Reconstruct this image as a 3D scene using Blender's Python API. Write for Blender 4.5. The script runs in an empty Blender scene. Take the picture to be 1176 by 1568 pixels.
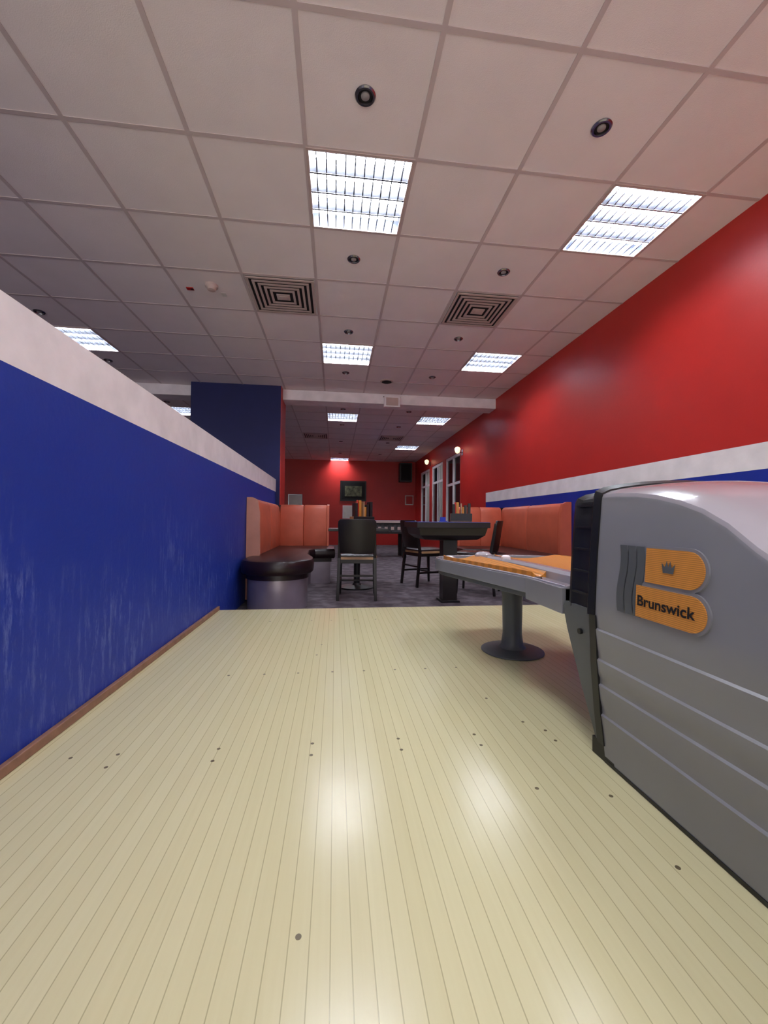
import bpy, bmesh, math, random
from mathutils import Vector, Matrix
random.seed(4)
D = bpy.data
SC = bpy.context.scene
C = SC.collection

# ---------------------------------------------------------------- materials
def lin(c):
    out=[]
    for v in c:
        v/=255.0
        out.append(v/12.92 if v<=0.04045 else ((v+0.055)/1.055)**2.4)
    return (out[0],out[1],out[2],1.0)

def mat(name, col, rough=0.5, metal=0.0, var=0.08, scale=6.0, bump=0.0, bscale=60.0, spec=0.5, coat=0.0, emit=None, estr=0.0, ribs=0, rdir='Z'):
    m=D.materials.new(name); m.use_nodes=True
    nt=m.node_tree; b=nt.nodes['Principled BSDF']
    c=lin(col)
    tc=nt.nodes.new('ShaderNodeTexCoord')
    n=nt.nodes.new('ShaderNodeTexNoise'); n.inputs['Scale'].default_value=scale; n.inputs['Detail'].default_value=5
    nt.links.new(tc.outputs['Object'],n.inputs['Vector'])
    src=n.outputs['Fac']
    if ribs:
        wv=nt.nodes.new('ShaderNodeTexWave'); wv.bands_direction=rdir; wv.inputs['Scale'].default_value=ribs; wv.inputs['Distortion'].default_value=.6
        nt.links.new(tc.outputs['Object'],wv.inputs['Vector']); src=wv.outputs['Fac']
    r=nt.nodes.new('ShaderNodeValToRGB')
    r.color_ramp.elements[0].position=0.3; r.color_ramp.elements[1].position=0.7
    r.color_ramp.elements[0].color=tuple(v*(1-var) for v in c[:3])+(1,)
    r.color_ramp.elements[1].color=tuple(min(1,v*(1+var)) for v in c[:3])+(1,)
    nt.links.new(src,r.inputs['Fac'])
    nt.links.new(r.outputs['Color'],b.inputs['Base Color'])
    b.inputs['Roughness'].default_value=rough
    b.inputs['Metallic'].default_value=metal
    b.inputs['Specular IOR Level'].default_value=spec
    b.inputs['Coat Weight'].default_value=coat
    if bump>0:
        n2=nt.nodes.new('ShaderNodeTexNoise'); n2.inputs['Scale'].default_value=bscale; n2.inputs['Detail'].default_value=3
        nt.links.new(tc.outputs['Object'],n2.inputs['Vector'])
        bp=nt.nodes.new('ShaderNodeBump'); bp.inputs['Strength'].default_value=bump; bp.inputs['Distance'].default_value=0.01
        nt.links.new(n2.outputs['Fac'],bp.inputs['Height']); nt.links.new(bp.outputs['Normal'],b.inputs['Normal'])
    if emit:
        b.inputs['Emission Color'].default_value=lin(emit); b.inputs['Emission Strength'].default_value=estr
    return m

def wood_floor():
    m=D.materials.new('lane_maple'); m.use_nodes=True
    nt=m.node_tree; b=nt.nodes['Principled BSDF']; L=nt.links.new
    tc=nt.nodes.new('ShaderNodeTexCoord'); sp=nt.nodes.new('ShaderNodeSeparateXYZ'); L(tc.outputs['Object'],sp.inputs[0])
    def M(op,a,bv=None,cv=None):
        n=nt.nodes.new('ShaderNodeMath'); n.operation=op
        for i,v in enumerate((a,bv,cv)):
            if v is None: continue
            if isinstance(v,(int,float)): n.inputs[i].default_value=v
            else: L(v,n.inputs[i])
        return n.outputs[0]
    W=0.0355
    u=M('DIVIDE',sp.outputs['X'],W)
    fr=M('FRACT',u); fl=M('FLOOR',u)
    d=M('ABSOLUTE',M('SUBTRACT',fr,0.5))
    line=M('GREATER_THAN',d,0.472)
    wn=nt.nodes.new('ShaderNodeTexWhiteNoise'); wn.noise_dimensions='1D'; L(fl,wn.inputs['W'])
    mp=nt.nodes.new('ShaderNodeMapping'); mp.inputs['Scale'].default_value=(60,2.0,1); L(tc.outputs['Object'],mp.inputs['Vector'])
    ng=nt.nodes.new('ShaderNodeTexNoise'); ng.inputs['Scale'].default_value=1.5; ng.inputs['Detail'].default_value=6; L(mp.outputs[0],ng.inputs['Vector'])
    f=M('ADD',M('MULTIPLY',wn.outputs['Value'],0.35),M('MULTIPLY',ng.outputs['Fac'],0.6))
    r=nt.nodes.new('ShaderNodeValToRGB'); r.color_ramp.elements[0].position=0.1; r.color_ramp.elements[1].position=0.9
    r.color_ramp.elements[0].color=lin((211,202,157)); r.color_ramp.elements[1].color=lin((221,214,171)); L(f,r.inputs['Fac'])
    mx=nt.nodes.new('ShaderNodeMixRGB'); L(M('MULTIPLY',line,0.45),mx.inputs['Fac']); L(r.outputs['Color'],mx.inputs[1]); mx.inputs[2].default_value=lin((124,110,74))
    L(mx.outputs[0],b.inputs['Base Color'])
    b.inputs['Roughness'].default_value=.225
    b.inputs['Specular IOR Level'].default_value=0.5
    return m

def blue_wall():
    m=D.materials.new('scuffed_blue_paint'); m.use_nodes=True
    nt=m.node_tree; b=nt.nodes['Principled BSDF']; L=nt.links.new
    tc=nt.nodes.new('ShaderNodeTexCoord')
    mp=nt.nodes.new('ShaderNodeMapping'); mp.inputs['Scale'].default_value=(1,13,2.2); L(tc.outputs['Object'],mp.inputs['Vector'])
    n=nt.nodes.new('ShaderNodeTexNoise'); n.inputs['Scale'].default_value=3; n.inputs['Detail'].default_value=8; n.inputs['Roughness'].default_value=.75; L(mp.outputs[0],n.inputs['Vector'])
    r=nt.nodes.new('ShaderNodeValToRGB'); r.color_ramp.elements[0].position=.51; r.color_ramp.elements[1].position=.64
    r.color_ramp.elements[0].color=(0,0,0,1); r.color_ramp.elements[1].color=(1,1,1,1); L(n.outputs['Fac'],r.inputs[0])
    sp=nt.nodes.new('ShaderNodeSeparateXYZ'); L(tc.outputs['Object'],sp.inputs[0])
    mr=nt.nodes.new('ShaderNodeMapRange'); mr.inputs['From Min'].default_value=0.9; mr.inputs['From Max'].default_value=0.5
    L(sp.outputs['Z'],mr.inputs['Value'])
    pn=nt.nodes.new('ShaderNodeTexNoise'); pn.inputs['Scale'].default_value=2.2; L(tc.outputs['Object'],pn.inputs['Vector'])
    pr=nt.nodes.new('ShaderNodeMapRange'); pr.inputs['From Min'].default_value=.36; pr.inputs['From Max'].default_value=.58; L(pn.outputs['Fac'],pr.inputs['Value'])
    mu=nt.nodes.new('ShaderNodeMath'); mu.operation='MULTIPLY'; L(r.outputs[0],mu.inputs[0]); L(mr.outputs[0],mu.inputs[1])
    mu3=nt.nodes.new('ShaderNodeMath'); mu3.operation='MULTIPLY'; L(mu.outputs[0],mu3.inputs[0]); L(pr.outputs[0],mu3.inputs[1])
    mu2=nt.nodes.new('ShaderNodeMath'); mu2.operation='MULTIPLY'; L(mu3.outputs[0],mu2.inputs[0]); mu2.inputs[1].default_value=.45
    mx=nt.nodes.new('ShaderNodeMixRGB'); mx.inputs[1].default_value=lin((12,48,152)); mx.inputs[2].default_value=lin((120,138,200)); L(mu2.outputs[0],mx.inputs['Fac'])
    L(mx.outputs[0],b.inputs['Base Color']); b.inputs['Roughness'].default_value=.55
    n2=nt.nodes.new('ShaderNodeTexNoise'); n2.inputs['Scale'].default_value=45; L(tc.outputs['Object'],n2.inputs['Vector'])
    bp=nt.nodes.new('ShaderNodeBump'); bp.inputs['Strength'].default_value=.12; bp.inputs['Distance'].default_value=.01
    L(n2.outputs['Fac'],bp.inputs['Height']); L(bp.outputs['Normal'],b.inputs['Normal'])
    return m

def carpet_mat():
    m=D.materials.new('carpet'); m.use_nodes=True
    nt=m.node_tree; b=nt.nodes['Principled BSDF']; L=nt.links.new
    tc=nt.nodes.new('ShaderNodeTexCoord')
    v=nt.nodes.new('ShaderNodeTexNoise'); v.inputs['Scale'].default_value=7; v.inputs['Detail'].default_value=6; L(tc.outputs['Object'],v.inputs['Vector'])
    r=nt.nodes.new('ShaderNodeValToRGB'); r.color_ramp.elements[0].position=.42; r.color_ramp.elements[1].position=.62
    r.color_ramp.elements[0].color=lin((76,67,73)); r.color_ramp.elements[1].color=lin((108,98,105)); L(v.outputs['Fac'],r.inputs[0])
    L(r.outputs[0],b.inputs['Base Color']); b.inputs['Roughness'].default_value=.95
    return m

MT={}
MT['lane']=wood_floor(); MT['bluewall']=blue_wall(); MT['carpet']=carpet_mat()
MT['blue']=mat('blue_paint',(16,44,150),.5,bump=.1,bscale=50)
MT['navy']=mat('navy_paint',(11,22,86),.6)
MT['white']=mat('white_paint',(246,240,243),.5,bump=.08,bscale=50)
MT['red']=mat('red_paint',(194,44,38),.42,var=.06,scale=2,bump=.06,bscale=50)
MT['tile']=mat('ceiling_tile',(242,231,230),.9,var=.03,scale=3,bump=.15,bscale=220)
MT['grid']=mat('ceiling_grid',(206,190,189),.5,var=.03)
MT['plaster']=mat('grey_plaster',(170,158,160),.8)
MT['alu']=mat('louvre_aluminium',(150,156,170),.3,metal=1,var=.02)
MT['blade']=mat('louvre_blade',(120,124,134),.35,metal=.7,var=.02)
MT['tube']=mat('fluorescent_tube',(255,255,255),.5,emit=(242,247,255),estr=140)
MT['chrome']=mat('chrome',(150,150,155),.25,metal=1)
MT['black']=mat('black_plastic',(18,18,20),.4)
MT['blackwood']=mat('black_wood',(24,18,18),.35)
MT['bulb']=mat('frosted_lens',(150,145,145),.2)
MT['dark']=mat('dark_panel_and_recess_shade',(12,10,12),.8)  # flat near-black: painted shade of recesses, also grilles and poster ground
MT['ventw']=mat('vent_enamel',(196,176,170),.5)
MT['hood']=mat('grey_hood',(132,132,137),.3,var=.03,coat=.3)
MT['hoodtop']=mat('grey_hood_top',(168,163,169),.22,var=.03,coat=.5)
MT['hoodd']=mat('dark_grey_plastic',(84,88,90),.4,var=.04)
MT['orange']=mat('varnished_wood_rail',(206,134,50),.32,var=.16,ribs=22,rdir='X')
MT['logo']=mat('ribbed_orange_badge',(200,134,58),.4,var=.2,ribs=70)
MT['salmon']=mat('salmon_leather',(196,94,68),.42,var=.08,bump=.1,bscale=120)
MT['piping']=mat('piping_leather',(200,140,120),.5)
MT['brown']=mat('dark_brown_leather',(34,18,22),.3,var=.1,bump=.06,bscale=100)
MT['kick']=mat('brushed_kick_panel',(168,158,170),.3,metal=.6)
MT['woodtrim']=mat('brown_wood_trim',(138,100,80),.5,var=.2,scale=20)
MT['lightwood']=mat('light_wood',(186,148,108),.4,var=.15,scale=12)
MT['paper']=mat('paper',(225,222,215),.7)
MT['bluep']=mat('blue_card',(30,60,170),.4)
MT['redp']=mat('red_plastic',(180,26,22),.4)
MT['glass']=mat('night_window_glass',(20,24,32),.06)
MT['globe']=mat('opal_globe',(255,240,215),.4,emit=(255,225,180),estr=1.5)
MT['green']=mat('poster_print',(96,96,70),.5,var=.8,scale=9)
MT['screen']=mat('printed_board',(60,60,64),.5,var=.9,scale=14)
MT['sock']=mat('dot_inlay',(104,92,66),.4)

# ---------------------------------------------------------------- mesh builder
class B:
    def __init__(s): s.bm=bmesh.new(); s.mats=[]
    def mi(s,m):
        if m not in s.mats: s.mats.append(m)
        return s.mats.index(m)
    def addfaces(s,verts,faces,m):
        vs=[s.bm.verts.new(v) for v in verts]; i=s.mi(m)
        for f in faces:
            try:
                fc=s.bm.faces.new([vs[k] for k in f]); fc.material_index=i
            except ValueError: pass
        return vs
    def box(s,x0,x1,y0,y1,z0,z1,m,R=None):
        v=[(x,y,z) for z in (z0,z1) for y in (y0,y1) for x in (x0,x1)]
        if R is not None: v=[tuple(R@Vector(p)) for p in v]
        s.addfaces(v,[(0,2,3,1),(4,5,7,6),(0,1,5,4),(2,6,7,3),(0,4,6,2),(1,3,7,5)],m)
    def cyl(s,p0,p1,r0,r1,m,n=16,square=False):
        p0=Vector(p0);p1=Vector(p1);d=(p1-p0).normalized()
        a=Vector((1,0,0)) if abs(d.x)<.9 else Vector((0,1,0))
        u=d.cross(a).normalized(); w=d.cross(u)
        if square: n=4
        vs=[];off=math.pi/4 if square else 0
        for p,r in((p0,r0),(p1,r1)):
            for i in range(n):
                t=2*math.pi*i/n+off; vs.append(p+u*r*math.cos(t)+w*r*math.sin(t))
        f=[(i,(i+1)%n,n+(i+1)%n,n+i) for i in range(n)]+[tuple(range(n))[::-1],tuple(range(n,2*n))]
        s.addfaces(vs,f,m)
    def lathe(s,c,prof,m,n=32):
        c=Vector(c);vs=[]
        for r,z in prof:
            for i in range(n):
                t=2*math.pi*i/n; vs.append(c+Vector((r*math.cos(t),r*math.sin(t),z)))
        f=[]
        for k in range(len(prof)-1):
            for i in range(n):
                j=(i+1)%n; f.append((k*n+i,k*n+j,(k+1)*n+j,(k+1)*n+i))
        f.append(tuple(range(n))[::-1]); f.append(tuple(range((len(prof)-1)*n,len(prof)*n)))
        s.addfaces(vs,f,m)
    def prism(s,poly,z0,z1,m):
        n=len(poly)
        vs=[(p[0],p[1],z0) for p in poly]+[(p[0],p[1],z1) for p in poly]
        f=[(i,(i+1)%n,n+(i+1)%n,n+i) for i in range(n)]+[tuple(range(n))[::-1],tuple(range(n,2*n))]
        s.addfaces(vs,f,m)
    def ring(s,outer,inner,z0,z1,m):
        n=len(outer)
        vs=[(p[0],p[1],z) for P in(outer,inner) for z in (z0,z1) for p in P]
        f=[]
        for i in range(n):
            j=(i+1)%n
            f+=[(i,j,n+j,n+i),(2*n+j,2*n+i,3*n+i,3*n+j),(n+i,n+j,3*n+j,3*n+i),(j,i,2*n+i,2*n+j)]
        s.addfaces(vs,f,m)
    def loft(s,rings,m,close=False,cap=True):
        n=len(rings[0]);vs=[p for r in rings for p in r];f=[]
        for k in range(len(rings)-1):
            for i in range(n if close else n-1):
                j=(i+1)%n; f.append((k*n+i,k*n+j,(k+1)*n+j,(k+1)*n+i))
        if cap: f+= [tuple(range(n))[::-1],tuple(range((len(rings)-1)*n,len(rings)*n))]
        s.addfaces(vs,f,m)
    def obj(s,name,loc=(0,0,0),rot=0,bevel=0,seg=2,smooth=True,ang=35,sub=0):
        bmesh.ops.recalc_face_normals(s.bm,faces=s.bm.faces)
        me=D.meshes.new(name); s.bm.to_mesh(me); s.bm.free()
        for m in s.mats: me.materials.append(MT[m])
        o=D.objects.new(name,me); C.objects.link(o); o.location=loc; o.rotation_euler=(0,0,rot)
        if smooth:
            for p in me.polygons: p.use_smooth=True
            try: me.set_sharp_from_angle(angle=math.radians(ang))
            except Exception: pass
        if bevel:
            b=o.modifiers.new('b','BEVEL'); b.width=bevel; b.segments=seg; b.limit_method='ANGLE'; b.angle_limit=math.radians(40); b.harden_normals=True
        return o

CH=0.72
CEIL=CH+2.09
FL=-0.13
XL=-0.92; XR=2.69; XR2=2.81
YE=3.35
T=0.625; GX=-0.19; GY=2.25
YB=14.1; XLEFT=-8.0; YR=-2.6

# ---------------------------------------------------------------- room shell
b=B(); b.box(XLEFT,XR2,YR,YB,FL-.1,FL,'carpet'); b.obj('floor',smooth=False)
b=B(); b.box(XL+.001,XR-.001,YR,YE,FL+.0005,0,'lane')
b.box(XL+.001,XR-.001,YE,YE+.012,FL+.0005,-.002,'woodtrim')
for x in(-.48,-.32,-.165,-.005,.145,.295,.445,.6): b.lathe((x,1.95,0),[(.006,0),(.006,.0005)],'sock',12)
for yy in (1.27,1.335):
    for x in(-.65,-.355,-.065,.215,.475,.73): b.lathe((x,yy,0),[(.0055,0),(.0055,.0005)],'sock',12)
for x in (-.45,-.3,-.16,-.02,.15,.3): b.lathe((x,2.95,0),[(.006,0),(.006,.0005)],'sock',12)
for x,y in((-.055,.725),(-.07,2.38),(-.09,2.2),(.55,1.05),(.73,1.0),(.72,.78),(-.78,1.33),(.68,1.4),(.62,1.6)): b.lathe((x,y,0),[(.0055,0),(.0055,.0005)],'sock',12)
b.obj('floor_lane_approach',smooth=False)

lights=[(0,0),(3,0),(0,4),(3,4),(-5,4),(0,9),(3,9),(-5,9),(3,14),(0,18),(0,-4),(3,-4),(-5,-1)]  # last three fixtures are unseen, added for their light; the pair continues the pattern
vents=[(-1,2),(2,2),(-1,12),(2,12)]
b=B()
for i in range(-13,5):
    for k in range(-10,19):
        if (i,k) in lights: continue
        x0=max(XLEFT,GX+i*T); x1=min(XR2,GX+(i+1)*T); y0=max(YR,GY+k*T); y1=GY+(k+1)*T
        y1=min(y1,YB)
        if x1<=x0 or y1<=y0: continue
        b.box(x0,x1,y0,y1,CEIL,CEIL+.02,'tile')
b.obj('ceiling',smooth=False)
b=B()
for i in range(-12,5):
    x=GX+i*T; b.box(x-.012,x+.012,YR,YB,CEIL-.004,CEIL-.0005,'grid')
for k in range(-7,19):
    y=GY+k*T; b.box(XLEFT,XR,y-.012,y+.012,CEIL-.0035,CEIL-.0005,'grid')
b.obj('trim_1',smooth=False)

def wallbox(name,parts):
    b=B()
    for p in parts: b.box(*p)
    b.obj(name,smooth=False)
wallbox('wall_right',[(XR,XR+.2,YR,7.0,FL,1.07,'blue'),(XR,XR+.2,YR,7.0,1.07,1.24,'white'),(XR,XR+.2,YR,7.0,1.24,CEIL,'red')])
wallbox('wall_right',[(XR2,XR2+.2,7.0,8.9,FL,CEIL,'red')])
wallbox('wall_right',[(XR2,XR2+.2,8.9,YB,2.32,CEIL,'red')])
for y0,y1 in((10.15,10.4),(11.65,11.9),(13.2,YB)): wallbox('wall_right',[(XR2,XR2+.2,y0,y1,FL,2.32,'red')])
for y0,y1 in((10.4,11.65),(11.9,13.2)): wallbox('wall_right',[(XR2,XR2+.2,y0,y1,FL,.55,'red')])
wallbox('wall_back',[(XLEFT,XR2+.2,YB,YB+.2,FL,CEIL,'red')])
wallbox('wall_left',[(XLEFT-.2,XLEFT,YR,YB,FL,CEIL,'plaster')])
wallbox('wall_partition',[(XL-.14,XL,YR,6.4,FL,1.153,'bluewall'),(XL-.14,XL,YR,6.4,1.153,1.345,'white')])
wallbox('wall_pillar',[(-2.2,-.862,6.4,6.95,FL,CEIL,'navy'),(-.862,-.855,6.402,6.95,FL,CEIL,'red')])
b=B(); b.box(-.853,XR-.001,6.55,6.85,2.64,CEIL-.004,'white'); b.box(XLEFT+.001,-2.201,6.55,6.85,2.64,CEIL-.004,'white'); b.obj('ceiling_beam',smooth=False,bevel=.004)
b=B(); b.box(XL+.0005,XL+.02,YR,YE,0.0006,.032,'woodtrim'); b.obj('baseboard_left',bevel=.004)

def window(name,y0,y1,z0,z1,split):
    b=B(); x0=XR2+.02; x1=XR2+.09; f=.07
    y0+=.001; y1-=.001; z0+=.001; z1-=.001
    b.box(x0,x1,y0,y0+f,z0,z1,'white'); b.box(x0,x1,y1-f,y1,z0,z1,'white')
    b.box(x0,x1,y0+f,y1-f,z0,z0+f,'white'); b.box(x0,x1,y0+f,y1-f,z1-f,z1,'white')
    for t in split:
        yy=y0+(y1-y0)*t; b.box(x0,x1,yy-.04,yy+.04,z0+f,z1-f,'white')
    zz=z0+(z1-z0)*.72; b.box(x0+.005,x1-.005,y0+f,y1-f,zz-.03,zz+.03,'white')
    b.box(x0+.03,x0+.04,y0+f,y1-f,z0+f,z1-f,'glass')
    if name!='door_1':
        for i in range(5):
            yy=y0+f+.05+i*.09; b.box(x0+.012,x0+.018,yy,yy+.05,z0+f,z1-f,'paper')
    else:
        b.box(x0-.03,x0,y0+.1,y0+.13,.9,1.1,'chrome')
    b.obj(name,smooth=False,bevel=.003)
window('door_1',8.9,10.15,FL,2.32,(.5,))
window('window_1',10.4,11.65,.55,2.32,(.5,))
window('window_2',11.9,13.2,.55,2.32,(.5,))

# ---------------------------------------------------------------- ceiling light fixtures
b=B(); h=T/2
zt=.075
b.box(-h,h,-h,-h+.006,0,zt,'alu'); b.box(-h,h,h-.006,h,0,zt,'alu'); b.box(-h,-h+.006,-h,h,0,zt,'alu'); b.box(h-.006,h,-h,h,0,zt,'alu')
b.box(-h,h,-h,h,zt,zt+.01,'blade')
f=.016
b.box(-h,h,-h,-h+f,-.008,0,'ventw'); b.box(-h,h,h-f,h,-.008,0,'ventw'); b.box(-h,-h+f,-h+f,h-f,-.008,0,'ventw'); b.box(h-f,h,-h+f,h-f,-.008,0,'ventw')
for t in(-.215,-.072,.072,.215):
    b.cyl((-h+.02,t,.046),(h-.02,t,.046),.0125,.0125,'tube',10)
for t in(-.1435,0,.1435):
    for sgn in(-1,1):
        b.addfaces([(-h+.006,t+sgn*.006,.0),(h-.006,t+sgn*.006,0),(h-.006,t+sgn*.026,.034),(-h+.006,t+sgn*.026,.034)],[(0,1,2,3)],'blade')
    b.box(-h+.006,h-.006,t-.006,t+.006,-.002,.001,'blade')
for i in range(1,11):
    x=-h+.0568*i
    b.box(x-.0035,x+.0035,-h+.006,h-.006,.0,.026,'blade')
fx=b.obj('ceiling_light_fixture',smooth=True,ang=30)
first=True
for (i,k) in lights:
    p=(GX+(i+.5)*T,GY+(k+.5)*T,CEIL)
    if first: fx.location=p; first=False
    else:
        o=fx.copy(); o.location=p; C.objects.link(o)

b=B()
q=.29
b.box(-q,q,-q,q,-.004,-.0005,'dark')  # solid dark plate, shade between the vent rings put into its colour
for a in(.29,.245,.2,.155,.11):
    o_=[(-a,-a),(a,-a),(a,a),(-a,a)]; w=.021; i_=[(-a+w,-a+w),(a-w,-a+w),(a-w,a-w),(-a+w,a-w)]
    b.ring(o_,i_,-.012,-.004,'ventw')
b.box(-.06,.06,-.045,.045,-.012,-.004,'ventw'); b.box(-.035,.035,-.02,.02,-.016,-.012,'ventw')
v0=b.obj('ceiling_air_vent',smooth=False)
for n,(i,k) in enumerate(vents):
    o=v0 if n==0 else v0.copy()
    if n: C.objects.link(o)
    o.location=(GX+(i+.5)*T,GY+(k+.5)*T,CEIL-.004)

b=B()
b.lathe((0,0,0),[(.05,-.0005),(.052,-.006),(.046,-.012),(.037,-.012),(.034,-.003)],'chrome',28)
b.lathe((0,0,0),[(.034,-.0015),(.034,-.004)],'dark',28)  # flat disc without a hole, recess shade painted as dark colour
b.lathe((0,0,0),[(.022,-.004),(.021,-.009),(.012,-.013),(.002,-.014)],'bulb',20)
d0=b.obj('recessed_downlight'); first=True
for i in(0,2,-5,-3):
    for k in(-1,1,3,5,8,10,13,16):
        if i==-3 and k in(3,5,1,-1): continue
        if i==-5 and k==-1: continue
        o=d0 if first else d0.copy()
        if not first: C.objects.link(o)
        first=False
        o.location=(GX+(i+.5)*T,GY+(k+.5)*T,CEIL)
b=B(); b.lathe((0,0,0),[(.055,-.0005),(.055,-.018),(.04,-.03),(.034,-.045),(.012,-.05)],'ventw',28); b.obj('smoke_detector',loc=(-1.12,3.72,CEIL))
b=B(); b.lathe((0,0,0),[(.1,-.0005),(.1,-.01),(.085,-.016),(.02,-.016)],'ventw',32); b.lathe((0,0,0),[(.075,-.0162),(.07,-.018)],'dark',28); b.obj('ceiling_speaker',loc=(.74,5.95,CEIL))
b=B(); b.box(-.03,.03,-.02,.02,-.006,-.0005,'redp'); b.box(.006,.026,-.014,.014,-.008,-.006,'black'); b.obj('ceiling_label_tag',loc=(-1.33,3.8,CEIL))
b=B(); b.box(-.02,.02,-.03,.03,-.006,-.0005,'paper'); b.obj('ceiling_paper_tag',loc=(-1.05,3.86,CEIL))
b=B(); b.box(-.13,.13,-.07,-.001,-.12,.05,'white'); b.box(-.1,.1,-.074,-.07,-.1,.03,'ventw'); b.box(-.14,.14,-.03,-.001,.05,.06,'black'); b.obj('beam_speaker_box',loc=(.9,6.55,2.70),bevel=.006)  # white speaker box hung at the front of the beam

# ---------------------------------------------------------------- ball return hood
HC=1.12
ridges=[.40,.31,.235,.145]
def xs(z):
    pts=[(0,.815),(.15,.798),(.3,.787),(.42,.782),(.6,.79),(.85,.81)]
    for (a,xa),(c,xc) in zip(pts,pts[1:]):
        if z<=c:
            t=(z-a)/(c-a)
            return xa+(xc-xa)*t
    return pts[-1][1]
def side_pts(zc):
    L=[(0,xs(0)),(.03,xs(.03))]
    for r in reversed(ridges):
        L+=[(r-.045,xs(r-.045)+.0),(r-.008,xs(r-.01)-.002),(r-.002,xs(r)-.002),(r+.003,xs(r)+.003),(r+.02,xs(r)+.002)]
    top=[.44,.5,.56,.62,.68,.74]
    for z in top:
        zz=.44+(z-.44)*(zc-.46)/(.74-.44) if zc>.46 else .44
        L.append((zz,xs(zz)))
    L.append((zc-.01,xs(zc)))
    L.append((zc,xs(zc)+.004))
    L+=[(zc+.012,xs(zc)+.03),(zc+.022,xs(zc)+.08),(zc+.032,xs(zc)+.16),(zc+.038,xs(zc)+.24),(zc+.04,HC)]
    return L
st=[(1.14,.805),(1.08,.805),(1.0,.80),(.93,.79),(.86,.773),(.8,.752),(.74,.72),(.68,.675),(.6,.625),(.5,.585),(.35,.55),(.15,.53),(-.1,.52),(-.35,.515),(-.5,.50)]
rings=[]
for y,zc in st:
    L=side_pts(zc); P=[(x,y,z) for z,x in L]; P+=[(2*HC-x,y,z) for z,x in reversed(L[:-1])]
    rings.append(P)
b=B()
n=len(rings[0]); nside=len(side_pts(.8))-6
vs=[b.bm.verts.new(p) for r in rings for p in r]
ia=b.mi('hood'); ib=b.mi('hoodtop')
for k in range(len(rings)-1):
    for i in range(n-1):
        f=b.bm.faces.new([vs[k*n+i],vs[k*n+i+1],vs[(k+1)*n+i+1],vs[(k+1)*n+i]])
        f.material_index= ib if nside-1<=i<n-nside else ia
f=b.bm.faces.new(vs[:n]); f=b.bm.faces.new(vs[-n:])
def rim(y,off):
    L=[p for p in side_pts(.805) if p[0]>=.43]
    L=[(z,x+off) for z,x in L]
    P=[(x,y,z-(off if z>.79 else 0)) for z,x in L]+[(2*HC-x,y,z-(off if z>.79 else 0)) for z,x in reversed(L[:-1])]
    return P
b.loft([rim(1.141,-.004),rim(1.16,-.012),rim(1.175,-.004),rim(1.18,.008),rim(1.26,.012),rim(1.275,.004),rim(1.29,.008)],'black')
for z in [.49+.07*i for i in range(5)]:
    b.box(xs(z)-.0,xs(z)+.02,1.18,1.265,z,z+.006,'black')
def lf(z,y,i=0): return [(xs(z)+.005+i,1.141,z),(2*HC-xs(z)-.005-i,1.141,z),(2*HC-xs(z)-.005-i,y,z),(xs(z)+.005+i,y,z)]
b.loft([lf(0,1.17),lf(.05,1.185),lf(.2,1.24),(lf(.36,1.30)),lf(.43,1.32),lf(.45,1.31)],'hoodd',close=True)
b.box(xs(0)-.002,xs(0)+.02,1.10,1.2,0,.05,'black')
b.loft([[(xs(z)-.004,1.135,z),(xs(z)-.004,1.165,z),(xs(z)+.03,1.165,z),(xs(z)+.03,1.135,z)] for z in(.05,.15,.3,.44)],'black',close=True)
b.box(xs(0)-.003,xs(0)+.02,-.5,1.14,0,.010,'black')
b.cyl((xs(.36)-.004,1.22,.37),(xs(.36)+.02,1.22,.37),.009,.009,'black',16)
def conf(y,z,o=.004): return (xs(z)-o,y,z)
def lobe(y0,y1,z0,z1,m,o):
    r=(z1-z0)/2; pts=[]
    N=16
    nseg=6
    for i in range(nseg+1): pts.append((y0+(y1+r-y0)*i/nseg,z0))
    for i in range(1,N):
        t=-math.pi/2+math.pi*i/N; pts.append((y1+r-r*math.cos(t),(z0+z1)/2+r*math.sin(t)))
    for i in range(nseg+1): pts.append((y1+r+(y0-y1-r)*i/nseg,z1))
    A=[conf(y,z,o) for y,z in pts]; Bk=[conf(y,z,-.002) for y,z in pts]; n=len(pts)
    b.addfaces(A+Bk,[tuple(range(n))]+[(i,(i+1)%n,n+(i+1)%n,n+i) for i in range(n)],m)
lobe(.948,.768,.563,.663,'hood',.0045); lobe(.978,.760,.471,.566,'hood',.0045)
lobe(.942,.776,.570,.656,'logo',.007); lobe(.970,.768,.478,.558,'logo',.007)
for j in range(3):
    Y0=1.04-j*.031
    N=12; P=[];Q=[]
    for i in range(N+1):
        z=.476+(.658-.476)*i/N; w=.006*math.sin(i/N*2*math.pi)
        P.append(conf(Y0+w,z,.005)); Q.append(conf(Y0-.027+w,z,.005))
    b.addfaces(P+Q,[(i,i+1,N+2+i,N+1+i) for i in range(N)],'hoodd')
cr=[(.885,.600),(.855,.600),(.850,.624),(.860,.614),(.865,.630),(.870,.614),(.875,.630),(.880,.614),(.890,.624)]
b.addfaces([conf(y,z,.0082) for y,z in cr],[(0,1,2,3),(0,3,5,7),(3,4,5),(5,6,7),(0,7,8)],'hoodd')
fc=D.curves.new('t','FONT'); fc.body='Brunswick'; fc.size=.052; fc.offset=.0011
fo=D.objects.new('t',fc); C.objects.link(fo); bpy.context.view_layer.update()
me=D.meshes.new_from_object(fo.evaluated_get(bpy.context.evaluated_depsgraph_get()))
wid=max(v.co.x for v in me.vertices); s_=.172/wid
im=b.mi('black'); vv=[b.bm.verts.new(conf(.965-v.co.x*s_,.508+v.co.y*s_*.9,.0084)) for v in me.vertices]
for p in me.polygons:
    try:
        f=b.bm.faces.new([vv[i] for i in p.vertices]); f.material_index=im
    except ValueError: pass
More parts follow.
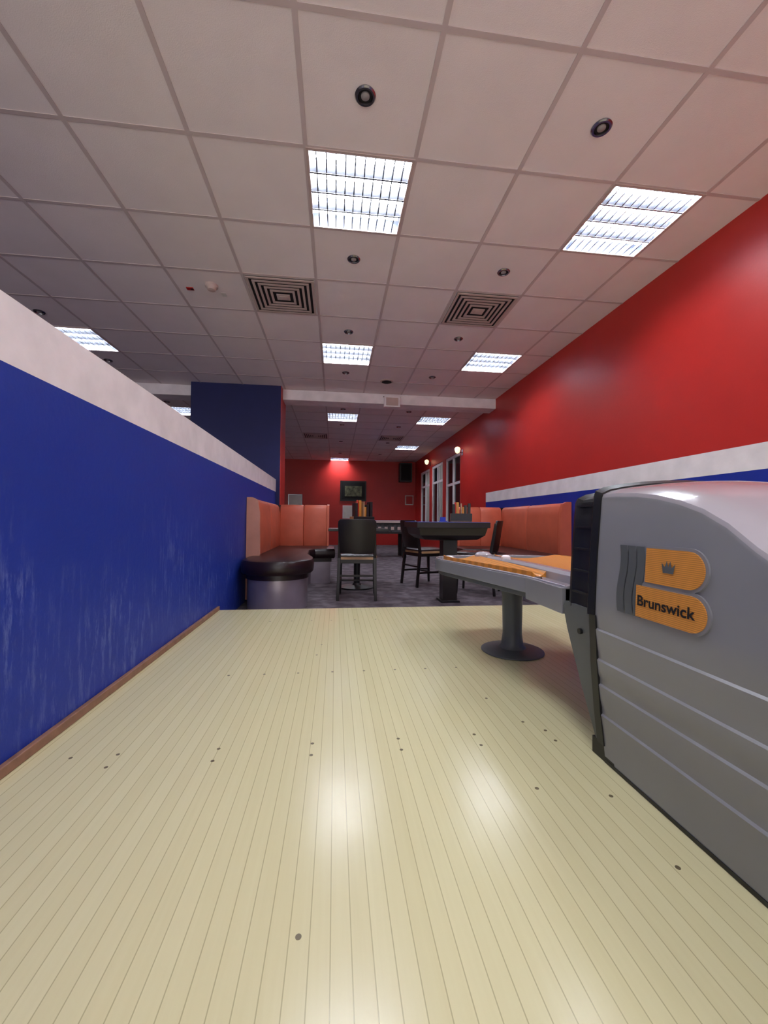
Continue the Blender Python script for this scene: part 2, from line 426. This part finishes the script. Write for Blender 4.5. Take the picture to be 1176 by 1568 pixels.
D.objects.remove(fo); D.curves.remove(fc); D.meshes.remove(me)
b.obj('ball_return_hood',loc=(0,0,.0012),ang=32)

# ball return rack
out=[(.80,1.33),(.79,1.6),(.70,2.0),(.62,2.32),(.61,2.42),(.64,2.52),(.72,2.58),(.85,2.62),(1.0,2.635),(1.2,2.63),(1.34,2.58),(1.44,2.52),(1.47,2.42),(1.47,2.32),(1.45,2.0),(1.43,1.6),(1.42,1.33)]
def inset(P,d):
    R=[];n=len(P)
    for i in range(n):
        a=Vector(P[i-1]);p=Vector(P[i]);c=Vector(P[(i+1)%n])
        e1=(p-a).normalized();e2=(c-p).normalized()
        n1=Vector((-e1.y,e1.x));n2=Vector((-e2.y,e2.x)); nn=(n1+n2).normalized(); k=d/max(.4,nn.dot(n1))
        R.append(tuple(p+nn*(-k)))
    return R
b=B()
b.prism(inset(out,.02),.40,.455,'hoodd')
b.ring(out,inset(out,.022),.425,.488,'hood')
b.ring(inset(out,.004),inset(out,.018),.488,.496,'hoodtop')
b.prism(inset(out,.021),.455,.472,'hoodtop')
def tray(st):
    rg=[]
    for y,c0,c1 in st:
        P=[(c0,y,.47)]
        for i in range(11):
            t=i/10; P.append((c0+(c1-c0)*t,y,.512-.022*math.sin(math.pi*t)))
        P.append((c1,y,.47))
        rg.append(P)
    b.loft(rg,'orange',cap=True)
tray([(1.62,.825,.89),(1.8,.785,.885),(2.0,.735,.88),(2.2,.685,.875),(2.36,.655,.87),(2.43,.665,.86)])
tray([(1.34,.975,1.39),(1.8,.975,1.41),(2.2,.98,1.43),(2.36,.985,1.43),(2.45,1.0,1.40)])
b.loft([[(.898,y,.455),(.90,y,z),(.915,y,z+.012),(.95,y,z+.012),(.966,y,z),(.968,y,.455)] for y,z in((1.34,.512),(1.8,.512),(2.2,.507),(2.45,.50),(2.58,.475))],'hoodtop')
b.lathe((.90,2.38,.505),[(.05,0),(.05,.015),(.035,.028),(.01,.033)],'hoodtop',20)
b.lathe((.93,2.12,.512),[(.025,0),(.025,.016),(.016,.024),(.005,.026)],'white',20)
b.lathe((.72,2.50,.47),[(.05,0),(.045,.02),(.02,.032),(.005,.034)],'hoodtop',20)
b.box(.787,.87,1.33,1.60,.40,.49,'hood')
b.lathe((.82,1.56,.49),[(.018,0),(.018,.005),(.01,.007)],'black',16)
b.box(.93,1.05,1.33,2.45,.365,.40,'hoodd')
b.lathe((.99,2.17,0),[(.17,0),(.17,.006),(.155,.012),(.075,.022),(.06,.04),(.052,.1),(.055,.3),(.066,.39)],'hoodd',36)
b.obj('ball_return_rack',loc=(0,0,.0012),bevel=.005,ang=35)

# ---------------------------------------------------------------- seating booths
def booth(name,mx):
    b=B()
    def P(pts): 
        r=[(mx*x,y) for x,y in pts]
        return r if mx==1 else r[::-1]
    def seatpoly(o):
        pts=[]
        c=(.365,4.08); r=.345-o
        for i in range(13):
            t=math.pi+math.pi*i/12; pts.append((c[0]+r*math.cos(t),c[1]+r*math.sin(t)))
        pts+= [(.70-o,4.3),(.62-o,4.7),(.60-o,5.3),(.66-o,5.45+o),(.92-o,5.48+o),(.92-o,6.02),(.02+o,6.02)]
        return pts
    b.prism(P(seatpoly(.06)),FL+.001,.20,'kick')
    b.prism(P(seatpoly(.045)),.16,.21,'brown')
    R=[]
    for o,z in((.012,.21),(0,.225),(-.004,.27),(0,.315),(.012,.335),(.05,.345)):
        R.append([(p[0],p[1],z) for p in P(seatpoly(o))])
    b.loft(R,'brown',close=True)
    def back(x0,x1,y0,y1,ax):
        Rg=[]
        prof=[(.10,.33),(.115,.40),(.12,.6),(.11,.8),(.095,.9),(.07,.935),(.04,.945),(.015,.935),(.005,.9),(.005,FL+.02)]
        ss=[0,.015,.05,.5,.95,.985,1]; sh=[.02,.006,0,0,0,.006,.02]
        for t,d in zip(ss,sh):
            ring=[]
            for u,z in prof:
                z2=z-d if z>.5 else z; u2=max(.003,u-d*.6)
                if ax=='y': ring.append((mx*(x0+u2),y0+(y1-y0)*t,z2))
                else: ring.append((mx*(x0+(x1-x0)*t),y0-u2,z2))
            Rg.append(ring)
        b.loft(Rg,'salmon',close=True)
    back(.012,0,4.38,5.2,'y'); back(.012,0,5.2,6.08,'y')
    back(.12,.46,6.12,0,'x'); back(.46,.80,6.12,0,'x')
    b.loft([[(mx*x,y,z) for x,z in((.004,FL+.02),(.13,FL+.02),(.14,.4),(.135,.8),(.11,.93),(.06,.955),(.004,.955))] for y in(4.335,4.38)],'piping' if mx==1 else 'salmon',close=True)
    b.loft([[(mx*x,y,z) for y,z in((6.0,FL+.02),(6.13,FL+.02),(6.13,.945),(6.08,.955),(6.03,.94),(5.995,.8),(5.99,.4))] for x in(.80,.83)],'salmon',close=True)
    b.box(min(mx*.01,mx*.83),max(mx*.01,mx*.83),6.125,6.145,FL+.001,.94,'blackwood')
    return b.obj(name,loc=(XL if mx==1 else XR,0,0),ang=40)
booth('upholstered_booth_bench',1)
booth('upholstered_booth_bench',-1)

# ---------------------------------------------------------------- chairs
def chair(loc,rot):
    b=B(); m='blackwood'
    for sx in(-1,1):
        b.cyl((sx*.20,-.24,0),(sx*.19,-.19,.45),.021,.024,m,square=True)
        b.cyl((sx*.19,-.19,.45),(sx*.185,-.25,.83),.024,.018,m,square=True)
        b.cyl((sx*.20,.20,0),(sx*.19,.18,.44),.018,.024,m,square=True)
        b.box(sx*.195-.01,sx*.195+.01,-.2,.19,.17,.195,m)
        b.box(sx*.19-.012,sx*.19+.012,-.18,.18,.39,.435,m)
    b.box(-.19,.19,-.2,-.18,.39,.435,m); b.box(-.19,.19,.165,.185,.39,.435,m)
    b.box(-.19,.19,-.01,.01,.172,.192,m); b.box(-.19,.19,-.225,-.205,.25,.272,m)
    N=[(-.2,-.2),(.2,-.2),(.22,.0),(.215,.2),(.18,.235),(-.18,.235),(-.215,.2),(-.22,.0)]
    b.prism(N,.43,.458,'lightwood')
    b.loft([[(x*k,y*k,z) for x,y in N] for k,z in((.98,.458),(.98,.475),(.9,.488),(.6,.492))],'brown',close=True)
    R=[]
    for z,hw,yy in((.5,.185,-.205),(.6,.19,-.222),(.72,.198,-.24),(.80,.205,-.252),(.84,.20,-.258),(.862,.18,-.261)):
        f=[];k=[]
        for i in range(9):
            t=i/8*2-1; bow=-.035*(1-t*t)
            f.append((hw*t,yy+bow+.010,z)); k.append((hw*t,yy+bow-.012,z))
        R.append(f+k[::-1])
    b.loft(R,m,close=True)
    return b.obj('dining_chair',loc=loc,rot=rot,bevel=.003,ang=40)
chair((.25,4.53,FL+.001),math.radians(-4))
chair((1.20,5.35,FL+.001),math.radians(-70))
chair((1.70,4.72,FL+.001),math.radians(60))

# ---------------------------------------------------------------- tables
def caddy(b,x,y,z,r=0):
    R=Matrix.Translation((x,y,z))@Matrix.Rotation(r,4,'Z')
    b.box(-.10,.10,-.06,.06,0,.012,'lightwood',R); b.box(-.10,.10,-.06,-.05,0,.09,'blackwood',R); b.box(-.10,.10,.05,.06,0,.09,'lightwood',R)
    b.box(-.10,-.09,-.05,.05,0,.09,'lightwood',R); b.box(.09,.10,-.05,.05,0,.09,'lightwood',R)
    b.box(-.005,.005,-.05,.05,.012,.2,'lightwood',R)
    for k,(dx,m,h) in enumerate(((-.07,'black',.19),(-.035,'orange',.21),(.04,'blackwood',.18),(.075,'blackwood',.2))):
        b.box(dx-.012,dx+.012,-.045,.045,.012,h,m,R)
    q=R@Vector((-.055,-.02,.012)); b.cyl(q,q+Vector((0,0,.16)),.018,.018,'redp',12); b.cyl(q+Vector((0,0,.16)),q+Vector((0,0,.2)),.018,.007,'redp',12)
    q=R@Vector((.02,-.02,.012)); b.cyl(q,q+Vector((0,0,.15)),.018,.016,'orange',12)
b=B()
b.box(-.36,.36,-.36,.36,.72,.75,'blackwood'); b.cyl((0,0,.03),(0,0,.72),.04,.04,'black',20)
b.lathe((0,0,0),[(.22,0),(.22,.015),(.06,.035),(.045,.06)],'black',28)
b.box(-.2,.2,-.03,.03,.69,.72,'black'); b.box(-.03,.03,-.2,.2,.69,.72,'black')
b.obj('pedestal_dining_table',loc=(.28,5.15,FL+.001),bevel=.004)
b=B(); caddy(b,0,0,0,.3); o=b.obj('condiment_caddy',loc=(.33,5.02,FL+.752),bevel=.002); o.scale=(1.35,1.25,1.65)
b=B()
t=.37
b.box(-t,t,-t,t,.785,.84,'blackwood')
b.box(-t+.005,t-.005,-t+.005,t-.005,.84,.844,'bluep')
b.loft([[(x*k,y*k,z) for x,y in((-1,-1),(1,-1),(1,1),(-1,1))] for k,z in((.35,.785),(.33,.71),(.27,.665),(.1,.65))],'blackwood',close=True)
b.box(-.03,.12,-.075,.075,0,.665,'blackwood'); b.box(-.055,.145,-.1,.1,0,.02,'black')
b.obj('square_block_table',loc=(1.16,4.22,FL+.001),bevel=.004)
b=B(); caddy(b,0,0,0,-.2); o=b.obj('condiment_caddy',loc=(1.36,4.27,FL+.846),bevel=.002); o.scale=(1.15,1.0,1.0)
b=B(); b.box(-.03,.03,-.004,.004,0,.05,'bluep'); b.box(-.04,.04,-.03,.03,0,.008,'bluep'); b.obj('menu_card_holder',loc=(1.18,4.35,FL+.846))

# ---------------------------------------------------------------- games table in the back
b=B()
b.box(-.65,.65,-.36,.36,.55,.80,'black'); b.box(-.68,.68,-.39,.39,.80,.86,'ventw'); b.box(-.6,.6,-.32,.32,.861,.865,'bluep')
b.box(-.6,.6,-.366,-.36,.59,.77,'screen')
for i in range(7): b.box(-.52+i*.15,-.45+i*.15,-.37,-.366,.64,.71,'ventw')
for sx in(-.55,.55):
    for sy in(-.28,.28): b.box(sx-.05,sx+.05,sy-.05,sy+.05,0,.55,'redp' if sx<0 else 'black')
b.obj('air_hockey_table',loc=(1.05,9.6,FL+.001),bevel=.006)

def frame(x0,x1,z0,z1,m,fm='black',w=.05,y=YB):
    b=B(); b.box(x0,x1,y-.035,y-.001,z0,z1,fm); b.box(x0+w,x1-w,y-.04,y-.035,z0+w,z1-w,m); return b
zc=14.0
def XX(px): return (px-514)*zc/618
def ZZ(py): return CH+(798-py)*zc/618
b=frame(XX(521),XX(561),ZZ(768),ZZ(737),'dark')
b.box(XX(528),XX(554),YB-.05,YB-.04,ZZ(761),ZZ(745),'green'); b.obj('framed_poster')
b=frame(XX(443),XX(464),ZZ(780),ZZ(759),'paper','chrome',.03); b.obj('framed_notice')
b=frame(XX(525),XX(540),ZZ(795),ZZ(775),'paper','white',.02); b.obj('information_sign')
b=frame(XX(622),XX(635),ZZ(773),ZZ(758),'redp','paper',.03); b.obj('fire_safety_sign')
b=B(); b.box(XX(611),XX(630),YB-.34,YB-.05,ZZ(738),ZZ(709),'black'); b.box(XX(618),XX(622),YB-.05,YB-.001,ZZ(726),ZZ(720),'black')
b.box(XX(613),XX(628),YB-.346,YB-.34,ZZ(736),ZZ(711),'dark'); b.obj('loudspeaker',bevel=.01)

for y,z in((8.72,2.28),(11.78,2.45)):
    b=B(); b.box(-.012,-.001,-.04,.04,-.08,.05,'chrome'); b.cyl((-.01,0,-.02),(-.12,0,-.02),.01,.01,'chrome',10)
    b.lathe((-.12,0,0),[(.02,-.04),(.045,-.02),(.06,.03),(.065,.06),(.05,.09),(.025,.105),(.004,.11)],'globe',24)
    b.obj('sconce_lamp',loc=(XR2,y,z))

# ---------------------------------------------------------------- world + camera
w=D.worlds.new('World'); SC.world=w; w.use_nodes=True
w.node_tree.nodes['Background'].inputs[0].default_value=(1,.96,.965,1); w.node_tree.nodes['Background'].inputs[1].default_value=1.75  # uniform background acts as added fill through the open end behind the camera

cam=D.cameras.new('Camera'); co=D.objects.new('Camera',cam); C.objects.link(co)
cam.sensor_fit='VERTICAL'; cam.sensor_height=36; cam.lens=872/2212*36; cam.clip_start=.02; cam.clip_end=100
R=Matrix.Rotation(math.radians(-6.87),4,'Z')@Matrix.Rotation(math.radians(90+1.25),4,'X')@Matrix.Rotation(.009,4,'Z')
co.matrix_world=Matrix.Translation((0,0,CH))@R
SC.camera=co
SC.view_settings.view_transform='Standard'
